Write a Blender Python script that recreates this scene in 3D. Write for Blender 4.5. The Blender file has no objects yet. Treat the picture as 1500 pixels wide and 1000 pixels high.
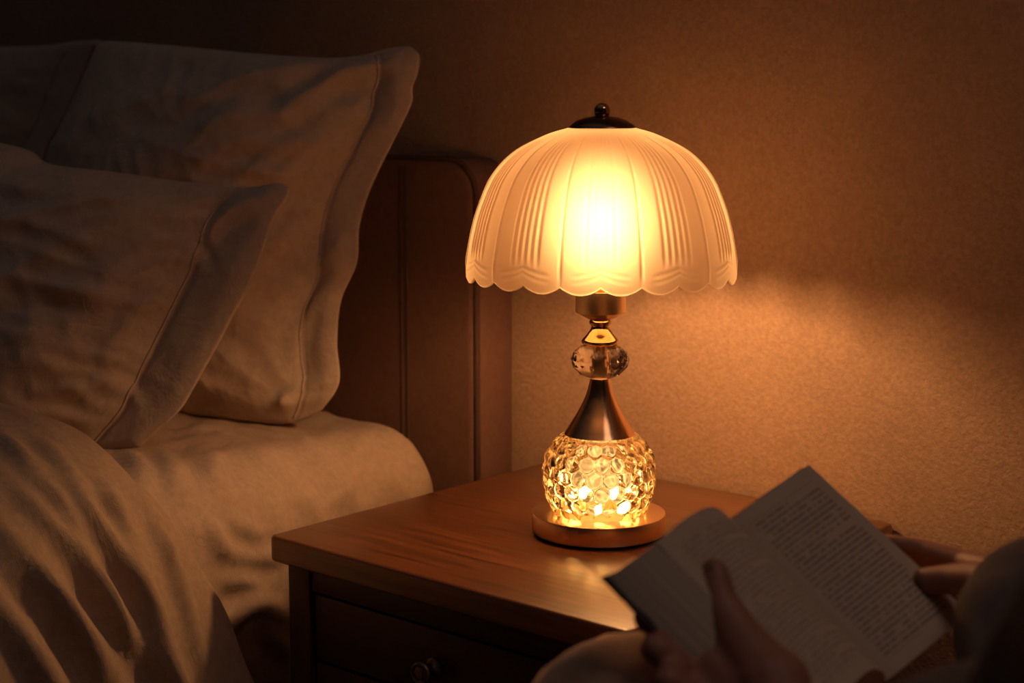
import bpy, bmesh, math, random
from mathutils import Vector, Matrix, noise
from mathutils.bvhtree import BVHTree
random.seed(7)
sc = bpy.context.scene
COL = sc.collection
PI = math.pi

# ------------------------------------------------------------------ camera maths
F, CX, CY = 2400.0, 750.0, 500.0
PITCH = math.atan((500 - 133) / F)
YAW = math.radians(40.95)
CAM = Vector((0, 0, 1.0))

def lat(r, f, z):                       # sideways / forward metres in plan -> world
    return Vector((r * math.cos(YAW) - f * math.sin(YAW), r * math.sin(YAW) + f * math.cos(YAW), z))

def ray(px, py):
    r, u = (px - CX) / F, (CY - py) / F
    f2 = math.cos(PITCH) + u * math.sin(PITCH)
    u2 = -math.sin(PITCH) + u * math.cos(PITCH)
    return lat(r, f2, u2)

def W(px, py, d):
    return CAM + ray(px, py) * d

def on_plane(px, py, p0, n):
    d = ray(px, py)
    t = (Vector(p0) - CAM).dot(Vector(n)) / d.dot(Vector(n))
    return CAM + d * t

# ------------------------------------------------------------------ object helpers
def link(o, parent=None):
    COL.objects.link(o)
    if parent is not None:
        o.parent = parent
        o.matrix_parent_inverse = parent.matrix_world.inverted()
    return o

def thing(name, label, cat, loc=(0, 0, 0), group=None):
    o = bpy.data.objects.new(name, None)
    o.location = loc
    o.empty_display_size = 0.05
    COL.objects.link(o)
    o.matrix_world = Matrix.Translation(loc)
    o['label'] = label
    o['category'] = cat
    if group: o['group'] = group
    return o

def tag(o, label, cat, group=None):
    o['label'] = label
    o['category'] = cat
    if group: o['group'] = group
    return o

def mesh_obj(name, bm, mat, parent=None, smooth=True, angle=None, doubles=None):
    if doubles: bmesh.ops.remove_doubles(bm, verts=bm.verts, dist=doubles)
    bmesh.ops.recalc_face_normals(bm, faces=bm.faces)
    me = bpy.data.meshes.new(name)
    bm.to_mesh(me)
    bm.free()
    for p in me.polygons: p.use_smooth = smooth
    if angle and smooth:
        try: me.set_sharp_from_angle(angle=math.radians(angle))
        except Exception: pass
    if mat is not None:
        for m in (mat if isinstance(mat, (list, tuple)) else [mat]): me.materials.append(m)
    o = bpy.data.objects.new(name, me)
    return link(o, parent)

def add_box(bm, lo, hi, bevel=0.0, seg=2):
    x0, y0, z0 = lo; x1, y1, z1 = hi
    vs = [bm.verts.new(p) for p in ((x0,y0,z0),(x1,y0,z0),(x1,y1,z0),(x0,y1,z0),(x0,y0,z1),(x1,y0,z1),(x1,y1,z1),(x0,y1,z1))]
    fs = [bm.faces.new([vs[i] for i in q]) for q in ((0,3,2,1),(4,5,6,7),(0,1,5,4),(1,2,6,5),(2,3,7,6),(3,0,4,7))]
    if bevel > 0:
        es = list({e for f in fs for e in f.edges})
        bmesh.ops.bevel(bm, geom=es, offset=bevel, segments=seg, profile=0.5, affect='EDGES')

def lathe(bm, prof, n=64, origin=(0, 0, 0), fn=None, close=True):
    """prof: list of (r, z). fn(theta, i, r, z) -> (r, z)."""
    ox, oy, oz = origin
    rings = []
    for i, (r, z) in enumerate(prof):
        ring = []
        if r < 1e-6:
            ring = [bm.verts.new((ox, oy, oz + z))]
        else:
            for k in range(n):
                th = 2 * PI * k / n
                rr, zz = (r, z) if fn is None else fn(th, i, r, z)
                ring.append(bm.verts.new((ox + rr * math.cos(th), oy + rr * math.sin(th), oz + zz)))
        rings.append(ring)
    for a, b in zip(rings[:-1], rings[1:]):
        if len(a) == 1 and len(b) == 1: continue
        for k in range(n):
            k2 = (k + 1) % n
            if len(a) == 1: bm.faces.new((a[0], b[k], b[k2]))
            elif len(b) == 1: bm.faces.new((a[k], a[k2], b[0]))
            else: bm.faces.new((a[k], a[k2], b[k2], b[k]))
    return rings

def grid_faces(bm, rows, wrap=False):
    out = []
    for a, b in zip(rows[:-1], rows[1:]):
        for j in range(len(a) - 1):
            out.append(bm.faces.new((a[j], a[j+1], b[j+1], b[j])))
    return out

def smooth_path(pts, n):
    """Catmull-Rom resample of a polyline to n+1 points, even in length."""
    P = [Vector(p) for p in pts]
    if len(P) == 2:
        return [P[0].lerp(P[1], i / n) for i in range(n + 1)]
    dense = []
    for i in range(len(P) - 1):
        p0 = P[max(i-1, 0)]; p1 = P[i]; p2 = P[i+1]; p3 = P[min(i+2, len(P)-1)]
        for k in range(16):
            t = k / 16
            dense.append(0.5 * ((2*p1) + (p2-p0)*t + (2*p0-5*p1+4*p2-p3)*t*t + (-p0+3*p1-3*p2+p3)*t**3))
    dense.append(P[-1])
    L = [0.0]
    for a, b in zip(dense[:-1], dense[1:]): L.append(L[-1] + (b-a).length)
    out, j = [], 0
    for i in range(n + 1):
        s = L[-1] * i / n
        while j < len(L) - 2 and L[j+1] < s: j += 1
        t = (s - L[j]) / max(1e-9, L[j+1] - L[j])
        out.append(dense[j].lerp(dense[j+1], min(1, max(0, t))))
    return out

def sstep(a, b, x):
    t = min(1, max(0, (x - a) / (b - a)))
    return t * t * (3 - 2 * t)

def N3(x, y, z=0.0): return noise.noise(Vector((x, y, z)))
def ridge(x, y, z=0.0): return 1.0 - 2.0 * abs(N3(x, y, z))

def pipe(bm, pts, r, n=8, closed=False):
    pts = [Vector(p) for p in pts]
    rings = []
    m = len(pts)
    up = Vector((0.13, 0.21, 0.97))
    for i, p in enumerate(pts):
        a = pts[(i-1) % m] if (closed or i > 0) else p
        b = pts[(i+1) % m] if (closed or i < m-1) else p
        t = (b - a).normalized()
        s = t.cross(up)
        if s.length < 1e-4: s = t.cross(Vector((1, 0, 0)))
        s.normalize(); q = t.cross(s)
        rr = r(i / (m-1)) if callable(r) else r
        rings.append([bm.verts.new(p + s * rr * math.cos(2*PI*k/n) + q * rr * math.sin(2*PI*k/n)) for k in range(n)])
    for i in range(m if closed else m - 1):
        a, b = rings[i], rings[(i+1) % m]
        for k in range(n): bm.faces.new((a[k], a[(k+1) % n], b[(k+1) % n], b[k]))
    if not closed:
        bm.faces.new(rings[0][::-1]); bm.faces.new(rings[-1])

# ------------------------------------------------------------------ materials
def new_mat(name):
    m = bpy.data.materials.new(name); m.use_nodes = True
    nt = m.node_tree
    for n in list(nt.nodes): nt.nodes.remove(n)
    out = nt.nodes.new('ShaderNodeOutputMaterial')
    return m, nt, out

class NT:
    def __init__(s, nt): s.nt = nt
    def n(s, typ, **kw):
        nd = s.nt.nodes.new(typ)
        for k, v in kw.items():
            if k.startswith('i_'):
                key = k[2:]
                key = int(key) if key.isdigit() else key.replace('_', ' ')
                nd.inputs[key].default_value = v
            else: setattr(nd, k, v)
        return nd
    def l(s, a, b): s.nt.links.new(a, b)
    def math(s, op, a, b=None, c=None):
        nd = s.nt.nodes.new('ShaderNodeMath'); nd.operation = op
        for i, v in enumerate((a, b, c)):
            if v is None: continue
            if isinstance(v, (int, float)): nd.inputs[i].default_value = v
            else: s.l(v, nd.inputs[i])
        return nd.outputs[0]

def principled(name, col, rough=0.5, metal=0.0, bump=None, spec=0.5, coat=0.0, sheen=0.0, var=None):
    """bump: (scale, strength, distance[, stretch]); var: (scale, amount) colour mottling."""
    m, nt, out = new_mat(name); g = NT(nt)
    b = g.n('ShaderNodeBsdfPrincipled')
    b.inputs['Base Color'].default_value = (*col, 1)
    b.inputs['Roughness'].default_value = rough
    b.inputs['Metallic'].default_value = metal
    b.inputs['Specular IOR Level'].default_value = spec
    b.inputs['Coat Weight'].default_value = coat
    b.inputs['Sheen Weight'].default_value = sheen
    g.l(b.outputs[0], out.inputs[0])
    tc = g.n('ShaderNodeTexCoord')
    if bump:
        mp = g.n('ShaderNodeMapping')
        if len(bump) > 3: mp.inputs['Scale'].default_value = bump[3]
        g.l(tc.outputs['Object'], mp.inputs[0])
        nz = g.n('ShaderNodeTexNoise', i_Scale=bump[0], i_Detail=3.0, i_Roughness=0.55)
        g.l(mp.outputs[0], nz.inputs['Vector'])
        bp = g.n('ShaderNodeBump', i_Strength=bump[1], i_Distance=bump[2])
        g.l(nz.outputs['Fac'], bp.inputs['Height'])
        g.l(bp.outputs[0], b.inputs['Normal'])
    if var:
        nz = g.n('ShaderNodeTexNoise', i_Scale=var[0], i_Detail=4.0)
        g.l(tc.outputs['Object'], nz.inputs['Vector'])
        hs = g.n('ShaderNodeHueSaturation'); hs.inputs['Color'].default_value = (*col, 1)
        mr = g.n('ShaderNodeMapRange'); mr.inputs[1].default_value = 0.3; mr.inputs[2].default_value = 0.7
        mr.inputs[3].default_value = 1 - var[1]; mr.inputs[4].default_value = 1 + var[1]
        g.l(nz.outputs['Fac'], mr.inputs[0]); g.l(mr.outputs[0], hs.inputs['Value'])
        g.l(hs.outputs[0], b.inputs['Base Color'])
    return m

def wood_mat(name, c1, c2, rough, axis='X', coat=0.0):
    m, nt, out = new_mat(name); g = NT(nt)
    b = g.n('ShaderNodeBsdfPrincipled'); b.inputs['Roughness'].default_value = rough
    b.inputs['Coat Weight'].default_value = coat; b.inputs['Coat Roughness'].default_value = 0.28
    tc = g.n('ShaderNodeTexCoord'); mp = g.n('ShaderNodeMapping')
    s = {'X': (4, 70, 70), 'Z': (46, 46, 3)}[axis]
    mp.inputs['Scale'].default_value = s
    g.l(tc.outputs['Object'], mp.inputs[0])
    nz = g.n('ShaderNodeTexNoise', i_Scale=1.6, i_Detail=6.0, i_Roughness=0.6, i_Distortion=0.4)
    g.l(mp.outputs[0], nz.inputs['Vector'])
    n2 = g.n('ShaderNodeTexNoise', i_Scale=5.0, i_Detail=3.0); g.l(tc.outputs['Object'], n2.inputs['Vector'])
    mix = g.math('ADD', g.math('MULTIPLY', nz.outputs['Fac'], 0.75), g.math('MULTIPLY', n2.outputs['Fac'], 0.25))
    cr = g.n('ShaderNodeValToRGB')
    cr.color_ramp.elements[0].position = 0.36; cr.color_ramp.elements[0].color = (*c1, 1)
    cr.color_ramp.elements[1].position = 0.64; cr.color_ramp.elements[1].color = (*c2, 1)
    g.l(mix, cr.inputs[0]); g.l(cr.outputs[0], b.inputs['Base Color'])
    bp = g.n('ShaderNodeBump', i_Strength=0.25, i_Distance=0.0008)
    g.l(nz.outputs['Fac'], bp.inputs['Height']); g.l(bp.outputs[0], b.inputs['Normal'])
    rr = g.n('ShaderNodeMapRange'); rr.inputs[3].default_value = rough - 0.07; rr.inputs[4].default_value = rough + 0.1
    g.l(nz.outputs['Fac'], rr.inputs[0]); g.l(rr.outputs[0], b.inputs['Roughness'])
    g.l(b.outputs[0], out.inputs[0])
    return m

def fabric_mat(name, col, weave=900.0, strength=0.25, mott=0.08):
    m, nt, out = new_mat(name); g = NT(nt)
    b = g.n('ShaderNodeBsdfPrincipled'); b.inputs['Roughness'].default_value = 0.9
    b.inputs['Specular IOR Level'].default_value = 0.15
    tc = g.n('ShaderNodeTexCoord')
    n1 = g.n('ShaderNodeTexNoise', i_Scale=weave, i_Detail=2.0); g.l(tc.outputs['Object'], n1.inputs['Vector'])
    n2 = g.n('ShaderNodeTexNoise', i_Scale=22.0, i_Detail=6.0, i_Roughness=0.66, i_Distortion=1.4); g.l(tc.outputs['Object'], n2.inputs['Vector'])
    h = g.math('ADD', g.math('MULTIPLY', n1.outputs['Fac'], 0.12), n2.outputs['Fac'])
    bp = g.n('ShaderNodeBump', i_Strength=strength, i_Distance=0.006); g.l(h, bp.inputs['Height'])
    g.l(bp.outputs[0], b.inputs['Normal'])
    hs = g.n('ShaderNodeHueSaturation'); hs.inputs['Color'].default_value = (*col, 1)
    mr = g.n('ShaderNodeMapRange'); mr.inputs[1].default_value = 0.3; mr.inputs[2].default_value = 0.7
    mr.inputs[3].default_value = 1 - mott; mr.inputs[4].default_value = 1 + mott
    n3 = g.n('ShaderNodeTexNoise', i_Scale=120.0, i_Detail=4.0); g.l(tc.outputs['Object'], n3.inputs['Vector'])
    g.l(n3.outputs['Fac'], mr.inputs[0]); g.l(mr.outputs[0], hs.inputs['Value'])
    g.l(hs.outputs[0], b.inputs['Base Color']); g.l(b.outputs[0], out.inputs[0])
    return m

def glass_mat(name, col=(1, 1, 1), rough=0.0, ior=1.5):
    m, nt, out = new_mat(name); g = NT(nt)
    b = g.n('ShaderNodeBsdfGlass', i_Roughness=rough, i_IOR=ior)
    b.inputs['Color'].default_value = (*col, 1)
    g.l(b.outputs[0], out.inputs[0])
    return m

def emit_mat(name, col, s):
    m, nt, out = new_mat(name); g = NT(nt)
    e = g.n('ShaderNodeEmission', i_Strength=s); e.inputs[0].default_value = (*col, 1)
    g.l(e.outputs[0], out.inputs[0])
    return m

def shade_mat():
    """frosted milky glass: diffuse transmission, a little forward scatter, soft sheen"""
    m, nt, out = new_mat('frosted_shade_glass'); g = NT(nt)
    tr = g.n('ShaderNodeBsdfTranslucent'); tr.inputs[0].default_value = (0.096, 0.058, 0.036, 1)
    df = g.n('ShaderNodeBsdfDiffuse'); df.inputs[0].default_value = (0.62, 0.52, 0.42, 1)
    rf = g.n('ShaderNodeBsdfRefraction', i_Roughness=0.86, i_IOR=1.46); rf.inputs[0].default_value = (1.0, 0.88, 0.66, 1)
    gl = g.n('ShaderNodeBsdfGlossy', i_Roughness=0.35)
    m1 = g.n('ShaderNodeMixShader', i_0=SHADE_DIFF); g.l(tr.outputs[0], m1.inputs[1]); g.l(df.outputs[0], m1.inputs[2])
    m2 = g.n('ShaderNodeMixShader', i_0=SHADE_REFR); g.l(m1.outputs[0], m2.inputs[1]); g.l(rf.outputs[0], m2.inputs[2])
    m3 = g.n('ShaderNodeMixShader', i_0=0.04); g.l(m2.outputs[0], m3.inputs[1]); g.l(gl.outputs[0], m3.inputs[2])
    g.l(m3.outputs[0], out.inputs[0])
    return m

SHADE_DIFF, SHADE_REFR = 0.40, 0.09
BULB = 180.0
GLOW = 34.0
WARM = (1.0, 0.49, 0.18)

def wall_mat():
    m, nt, out = new_mat('textured_wall_paint'); g = NT(nt)
    b = g.n('ShaderNodeBsdfPrincipled'); b.inputs['Roughness'].default_value = 0.72
    b.inputs['Specular IOR Level'].default_value = 0.25
    tc = g.n('ShaderNodeTexCoord')
    n1 = g.n('ShaderNodeTexNoise', i_Scale=210.0, i_Detail=2.5, i_Roughness=0.5, i_Distortion=0.15)
    n2 = g.n('ShaderNodeTexNoise', i_Scale=7.0, i_Detail=3.0)
    for q in (n1, n2): g.l(tc.outputs['Object'], q.inputs['Vector'])
    bp = g.n('ShaderNodeBump', i_Strength=0.42, i_Distance=0.003); g.l(n1.outputs['Fac'], bp.inputs['Height'])
    g.l(bp.outputs[0], b.inputs['Normal'])
    hs = g.n('ShaderNodeHueSaturation'); hs.inputs['Color'].default_value = (0.48, 0.315, 0.22, 1)
    v = g.math('ADD', g.math('MULTIPLY', n1.outputs['Fac'], 0.5), g.math('MULTIPLY', n2.outputs['Fac'], 0.3))
    g.l(g.math('ADD', v, 0.60), hs.inputs['Value'])
    g.l(hs.outputs[0], b.inputs['Base Color']); g.l(b.outputs[0], out.inputs[0])
    return m

def page_mat(name, n_lines, seed, ink_=0.6, top=0.07, bottom=0.93, left=0.12, right=0.88):
    """cream paper with rows of small blurred printed words, from the page's own uv"""
    m, nt, out = new_mat(name); g = NT(nt)
    b = g.n('ShaderNodeBsdfPrincipled'); b.inputs['Roughness'].default_value = 0.85
    b.inputs['Specular IOR Level'].default_value = 0.2
    uv = g.n('ShaderNodeUVMap'); sp = g.n('ShaderNodeSeparateXYZ'); g.l(uv.outputs[0], sp.inputs[0])
    u, v = sp.outputs[0], sp.outputs[1]
    t = g.math('MULTIPLY', v, float(n_lines))
    line = g.math('FLOOR', t); fr = g.math('FRACT', t)
    inrow = g.math('MULTIPLY', g.math('GREATER_THAN', fr, 0.26), g.math('LESS_THAN', fr, 0.70))
    wn = g.n('ShaderNodeTexWhiteNoise', noise_dimensions='1D'); g.l(g.math('ADD', line, float(seed)), wn.inputs['W'])
    cb = g.n('ShaderNodeCombineXYZ'); g.l(g.math('MULTIPLY', u, 46.0), cb.inputs[0]); g.l(g.math('MULTIPLY', wn.outputs[0], 300.0), cb.inputs[1])
    nz = g.n('ShaderNodeTexNoise', i_Scale=1.0, i_Detail=0.0); g.l(cb.outputs[0], nz.inputs['Vector'])
    word = g.math('GREATER_THAN', nz.outputs['Fac'], 0.40)
    # a paragraph's last line stops short; its first is indented
    short = g.math('GREATER_THAN', wn.outputs[0], 0.86)
    rend = g.math('SUBTRACT', right, g.math('MULTIPLY', short, 0.38))
    box = g.math('MULTIPLY', g.math('MULTIPLY', g.math('GREATER_THAN', u, left), g.math('LESS_THAN', u, rend)),
                 g.math('MULTIPLY', g.math('GREATER_THAN', v, top), g.math('LESS_THAN', v, bottom)))
    ink = g.math('MULTIPLY', g.math('MULTIPLY', inrow, word), box)
    mx = g.n('ShaderNodeMix', data_type='RGBA')
    mx.inputs[6].default_value = (0.58, 0.46, 0.37, 1); mx.inputs[7].default_value = (0.10, 0.085, 0.075, 1)
    g.l(g.math('MULTIPLY', ink, ink_), mx.inputs[0]); g.l(mx.outputs[2], b.inputs['Base Color'])
    g.l(b.outputs[0], out.inputs[0])
    return m

def leaf_edge_mat():
    m, nt, out = new_mat('page_edges'); g = NT(nt)
    b = g.n('ShaderNodeBsdfPrincipled'); b.inputs['Roughness'].default_value = 0.9
    uv = g.n('ShaderNodeUVMap'); mp = g.n('ShaderNodeMapping'); mp.inputs['Scale'].default_value = (26.0, 0.6, 1)
    g.l(uv.outputs[0], mp.inputs[0])
    nz = g.n('ShaderNodeTexNoise', i_Scale=1.0, i_Detail=4.0, i_Roughness=0.7); g.l(mp.outputs[0], nz.inputs['Vector'])
    cr = g.n('ShaderNodeValToRGB')
    cr.color_ramp.elements[0].position = 0.3; cr.color_ramp.elements[0].color = (0.36, 0.29, 0.235, 1)
    cr.color_ramp.elements[1].position = 0.7; cr.color_ramp.elements[1].color = (0.66, 0.54, 0.44, 1)
    g.l(nz.outputs['Fac'], cr.inputs[0]); g.l(cr.outputs[0], b.inputs['Base Color'])
    bp = g.n('ShaderNodeBump', i_Strength=0.4, i_Distance=0.002); g.l(nz.outputs['Fac'], bp.inputs['Height']); g.l(bp.outputs[0], b.inputs['Normal'])
    g.l(b.outputs[0], out.inputs[0])
    return m

M_wall = wall_mat()
M_floor = wood_mat('dark_floor_boards', (0.05, 0.025, 0.015), (0.10, 0.05, 0.03), 0.5)
M_top = wood_mat('stained_wood_top', (0.060, 0.017, 0.006), (0.26, 0.086, 0.026), 0.37, 'X', 1.0)
M_wood = wood_mat('stained_wood', (0.034, 0.013, 0.008), (0.066, 0.024, 0.013), 0.45, 'X')
M_woodv = wood_mat('stained_wood_upright', (0.034, 0.013, 0.008), (0.066, 0.024, 0.013), 0.45, 'Z')
M_linen = fabric_mat('washed_linen', (0.52, 0.41, 0.34), strength=0.4)
M_sheet = fabric_mat('linen_sheet', (0.52, 0.40, 0.32), strength=0.42)
M_duvet = fabric_mat('linen_duvet', (0.42, 0.315, 0.245), strength=0.42)
M_seam = fabric_mat('linen_stitching', (0.44, 0.35, 0.28))
M_head = fabric_mat('upholstery', (0.185, 0.10, 0.08), weave=700, strength=0.18)
M_pipe = fabric_mat('upholstery_piping', (0.10, 0.06, 0.045))
M_blanket = fabric_mat('lap_blanket_cloth', (0.55, 0.36, 0.26), strength=0.3)
M_sleeve = fabric_mat('grey_knit', (0.13, 0.105, 0.10), strength=0.15)
M_brass = principled('brushed_rose_gold', (1.0, 0.72, 0.43), 0.33, 1.0)
M_neck = principled('rose_gold_neck', (0.82, 0.50, 0.27), 0.2, 1.0)
M_gold = principled('polished_brass', (0.88, 0.58, 0.22), 0.13, 1.0)
M_bronze = principled('dark_bronze', (0.26, 0.14, 0.085), 0.24, 1.0)
M_finial = principled('finial_bronze', (0.60, 0.36, 0.19), 0.14, 1.0)
M_felt = principled('black_felt', (0.02, 0.018, 0.016), 0.95)
M_knob = principled('aged_brass_knob', (0.20, 0.14, 0.09), 0.42, 1.0)
M_glass = glass_mat('bubble_glass', (1.0, 0.95, 0.86), 0.02, 1.46)
M_crystal = glass_mat('cut_crystal', (1, 0.98, 0.95), 0.0, 1.52)
M_bulb = emit_mat('lit_bulb', WARM, BULB)
M_core = emit_mat('lit_inner_glass', (1.0, 0.52, 0.17), 1.0)
_g = NT(M_core.node_tree); _e = [n for n in M_core.node_tree.nodes if n.type == 'EMISSION'][0]
_t = _g.n('ShaderNodeTexCoord'); _v = _g.n('ShaderNodeTexVoronoi', i_Scale=190.0); _g.l(_t.outputs['Object'], _v.inputs['Vector'])
_g.l(_g.math('ADD', _g.math('MULTIPLY', _g.math('POWER', _v.outputs['Distance'], 2.0), 3.4), 0.30), _e.inputs['Strength'])
M_led = emit_mat('lit_base_bulb', (1.0, 0.50, 0.14), GLOW)
M_cover = principled('book_cover_board', (0.05, 0.035, 0.03), 0.6)
M_skin = principled('skin', (0.34, 0.15, 0.105), 0.55, bump=(220, 0.15, 0.001), var=(30, 0.08))
M_nail = principled('finger_nail', (0.40, 0.19, 0.14), 0.35)
M_hair = principled('dark_hair', (0.04, 0.025, 0.018), 0.5, bump=(200, 0.5, 0.004, (1, 1, 0.15)))
M_shade = shade_mat()
M_pageR = page_mat('printed_page_right', 37, 3, 0.62)
M_pageL = page_mat('printed_page_left', 37, 31, 0.45)
M_edges = leaf_edge_mat()

# ------------------------------------------------------------------ the room
WY = 1.555
bm = bmesh.new(); add_box(bm, (-4.2, WY, 0), (2.2, WY + 0.12, 2.6))
o = mesh_obj('wall_back', bm, M_wall, smooth=False); o['kind'] = 'structure'
bm = bmesh.new(); add_box(bm, (-4.2, -2.6, -0.1), (2.2, WY + 0.12, 0))
o = mesh_obj('floor', bm, M_floor, smooth=False); o['kind'] = 'structure'

# ------------------------------------------------------------------ table lamp
LX, LY = on_plane(877, 780, (0, 0, 0.545), (0, 0, 1)).xy
TZ = 0.545
def axis_px(z):
    p = Vector((LX, LY, z)) - CAM
    f2 = -p.x * math.sin(YAW) + p.y * math.cos(YAW)
    f = f2 * math.cos(PITCH) - p.z * math.sin(PITCH); u = f2 * math.sin(PITCH) + p.z * math.cos(PITCH)
    return CY - F * u / f, f
def zy(y):                                # height on the lamp's axis that reads at picture row y
    a, b = 0.3, 1.3
    for _ in range(50):
        m = (a + b) / 2
        if axis_px(m)[0] > y: a = m
        else: b = m
    return (a + b) / 2
def prof(*pts):                           # (half width, row) -> (radius, height)
    out = []
    for hw, y in pts:
        z = zy(y); out.append((hw * axis_px(z)[1] / F, z))
    return out

lamp = thing('table_lamp', 'lit table lamp with ribbed frosted glass dome shade and glowing bubble glass base', 'lamp', (LX, LY, TZ))
O = (LX, LY, 0)
toc_ = math.atan2(-LY, -LX)
bm = bmesh.new()
rb = 98 * 1.70 / F; zt = zy(748)
lathe(bm, [(0, TZ + .003), (rb - .001, TZ + .003), (rb, TZ + .0042), (rb, zt - .0024), (rb - .0007, zt - .0007), (rb - .0024, zt), (0, zt)], 128, O)
base = mesh_obj('base', bm, M_brass, lamp, angle=40)
bm = bmesh.new()
lathe(bm, [(0, TZ), (rb - .004, TZ), (rb - .004, TZ + .0035), (0, TZ + .0035)], 96, O)
mesh_obj('felt_pad', bm, M_felt, base, angle=40)

# bubble glass globe: closed shell, raised discs packed in staggered rows
gp = smooth_path([(r, z, 0) for r, z in prof((63, 751), (71, 742), (79.5, 719), (83, 692), (80, 668), (70, 650), (58, 638), (49, 634))], 110)
NR = 22
rows = []                                 # staggered row centres along the profile
def bump_h(th, s, S, rloc):
    best = 0.0
    pitch = S / 6.6
    for rrow in range(-1, 8):
        ds = s - (rrow + 0.42) * pitch
        if abs(ds) > pitch * 1.3: continue
        off = 0.5 if rrow % 2 else 0.0
        k = th / (2*PI) * NR - off
        da = (k - round(k)) / NR * 2 * PI * rloc
        d = math.hypot(ds * 0.98, da) / (pitch * 0.56)
        h = math.sqrt(max(0.0, 1 - d*d)) if d < 1 else 0.0
        best = max(best, h)
    return best
S = 0.0; ss = [0.0]
for a, b in zip(gp[:-1], gp[1:]): S += (b-a).length; ss.append(S)
def globe_fn(th, i, r, z):
    if i > 110: return r + .0009 * N3(math.cos(th)*9, math.sin(th)*9, z*170), z
    fade = min(1, i / 4, (110 - i) / 5)
    return r - 0.0031 + 0.0041 * bump_h(th, ss[i], S, r) * fade, z
inner = [(max(0.01, p.x - 0.0062), p.y) for p in gp[::-1]][2:-2]
bm = bmesh.new()
rg = lathe(bm, [(p.x, p.y) for p in gp] + inner, 300, O, globe_fn)
n = 300
a, b = rg[-1], rg[0]
for k in range(n): bm.faces.new((a[k], a[(k+1) % n], b[(k+1) % n], b[k]))
mesh_obj('glass_globe', bm, M_glass, lamp)
# frosted inner light with a ring of small bright bulbs
bm = bmesh.new()
zc = zy(702); rc = .033
lathe(bm, [(0, zc - rc)] + [(rc * math.cos(t), zc + rc * math.sin(t)) for t in [(-80 + 16*i) * PI/180 for i in range(11)]] + [(0, zc + rc)], 32, O)
gb = mesh_obj('inner_light', bm, M_core, lamp)
bm = bmesh.new()
for ang, rr_, yy in [(2*PI*k/9 + toc_, .041, 731) for k in range(9)] + [(2*PI*(k+.5)/9 + toc_, .044, 706) for k in range(9)]:
    c = Vector((LX + rr_*math.cos(ang), LY + rr_*math.sin(ang), zy(yy)))
    bmesh.ops.create_icosphere(bm, subdivisions=2, radius=.0048, matrix=Matrix.Translation(c))
mesh_obj('light_ring', bm, M_led, gb)
bm = bmesh.new()
lathe(bm, [(0, zt), (.016, zt), (.016, zc - rc + .004), (0, zc - rc + .004)], 24, O)
mesh_obj('bulb_holder', bm, M_brass, gb, angle=40)

bm = bmesh.new()
cp = smooth_path([(r, z, 0) for r, z in prof((52, 634.5), (46.5, 626), (32.5, 603), (21.2, 580), (15.5, 560), (13, 549))], 40)
lathe(bm, [(0, cp[0].y - .0005), (cp[0].x - .002, cp[0].y - .0008)] + [(p.x, p.y) for p in cp] + [(0, cp[-1].y)], 96, O)
mesh_obj('flared_neck', bm, M_neck, lamp, angle=50)

# faceted crystal bead
bm = bmesh.new()
bp_ = prof((17, 553), (31, 547), (41.5, 535), (43.5, 526), (40, 516), (31, 508), (22, 504.5))
rings = []
for i, (r, z) in enumerate(bp_):
    nseg = 16
    off = 0.5 if i % 2 else 0
    rings.append([bm.verts.new((LX + r*math.cos(2*PI*(k+off)/nseg), LY + r*math.sin(2*PI*(k+off)/nseg), z)) for k in range(nseg)])
for i in range(len(rings)-1):
    a, b = rings[i], rings[i+1]
    for k in range(16):
        k2 = (k+1) % 16
        if i % 2 == 0: bm.faces.new((a[k], a[k2], b[k])); bm.faces.new((a[k2], b[k2], b[k]))
        else: bm.faces.new((a[k], b[k2], b[k])); bm.faces.new((a[k], a[k2], b[k2]))
bm.faces.new(rings[0][::-1]); bm.faces.new(rings[-1])
bead = mesh_obj('crystal_bead', bm, M_crystal, lamp, smooth=False)
bm = bmesh.new(); lathe(bm, [(0, zy(552)), (.0055, zy(552)), (.0055, zy(505)), (0, zy(505))], 20, O); mesh_obj('bead_rod', bm, M_brass, bead, angle=40)

bm = bmesh.new()
sp_ = prof((24, 504.5), (27, 502), (27.5, 498.5), (25.5, 496), (20, 490), (14.5, 482), (13, 477.5), (13.5, 475.5), (16, 474), (16.3, 470.5), (14.5, 468), (14, 464))
lathe(bm, [(0, sp_[0][1])] + sp_ + [(0, sp_[-1][1])], 64, O)
mesh_obj('brass_spool', bm, M_gold, lamp, angle=60)
bm = bmesh.new()
st = prof((19, 466), (24, 463.5), (36, 457), (37, 455), (37, 425))
lathe(bm, [(0, st[0][1])] + st + [(st[-1][0] - .003, st[-1][1]), (st[-1][0] - .003, st[-1][1] - .012), (0, st[-1][1] - .012)], 72, O)
sock = mesh_obj('socket_cup', bm, M_brass, lamp, angle=35)

# bulb under the shade
ZB = zy(322)
bm = bmesh.new()
RB = 0.022
lathe(bm, [(0.011, ZB - .046), (0.0125, ZB - .032)] + [(RB * math.cos(t), ZB + RB * math.sin(t)) for t in [(-52 + 14.2*i) * PI/180 for i in range(10)]] + [(0, ZB + RB)], 28, O)
bulb = mesh_obj('light_bulb', bm, M_bulb, lamp)
bm = bmesh.new()
lathe(bm, [(0, st[-1][1] - .012), (.0105, st[-1][1] - .012), (.0105, ZB - .046), (0, ZB - .046)], 24, O)
mesh_obj('bulb_cap', bm, M_gold, bulb, angle=40)
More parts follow.
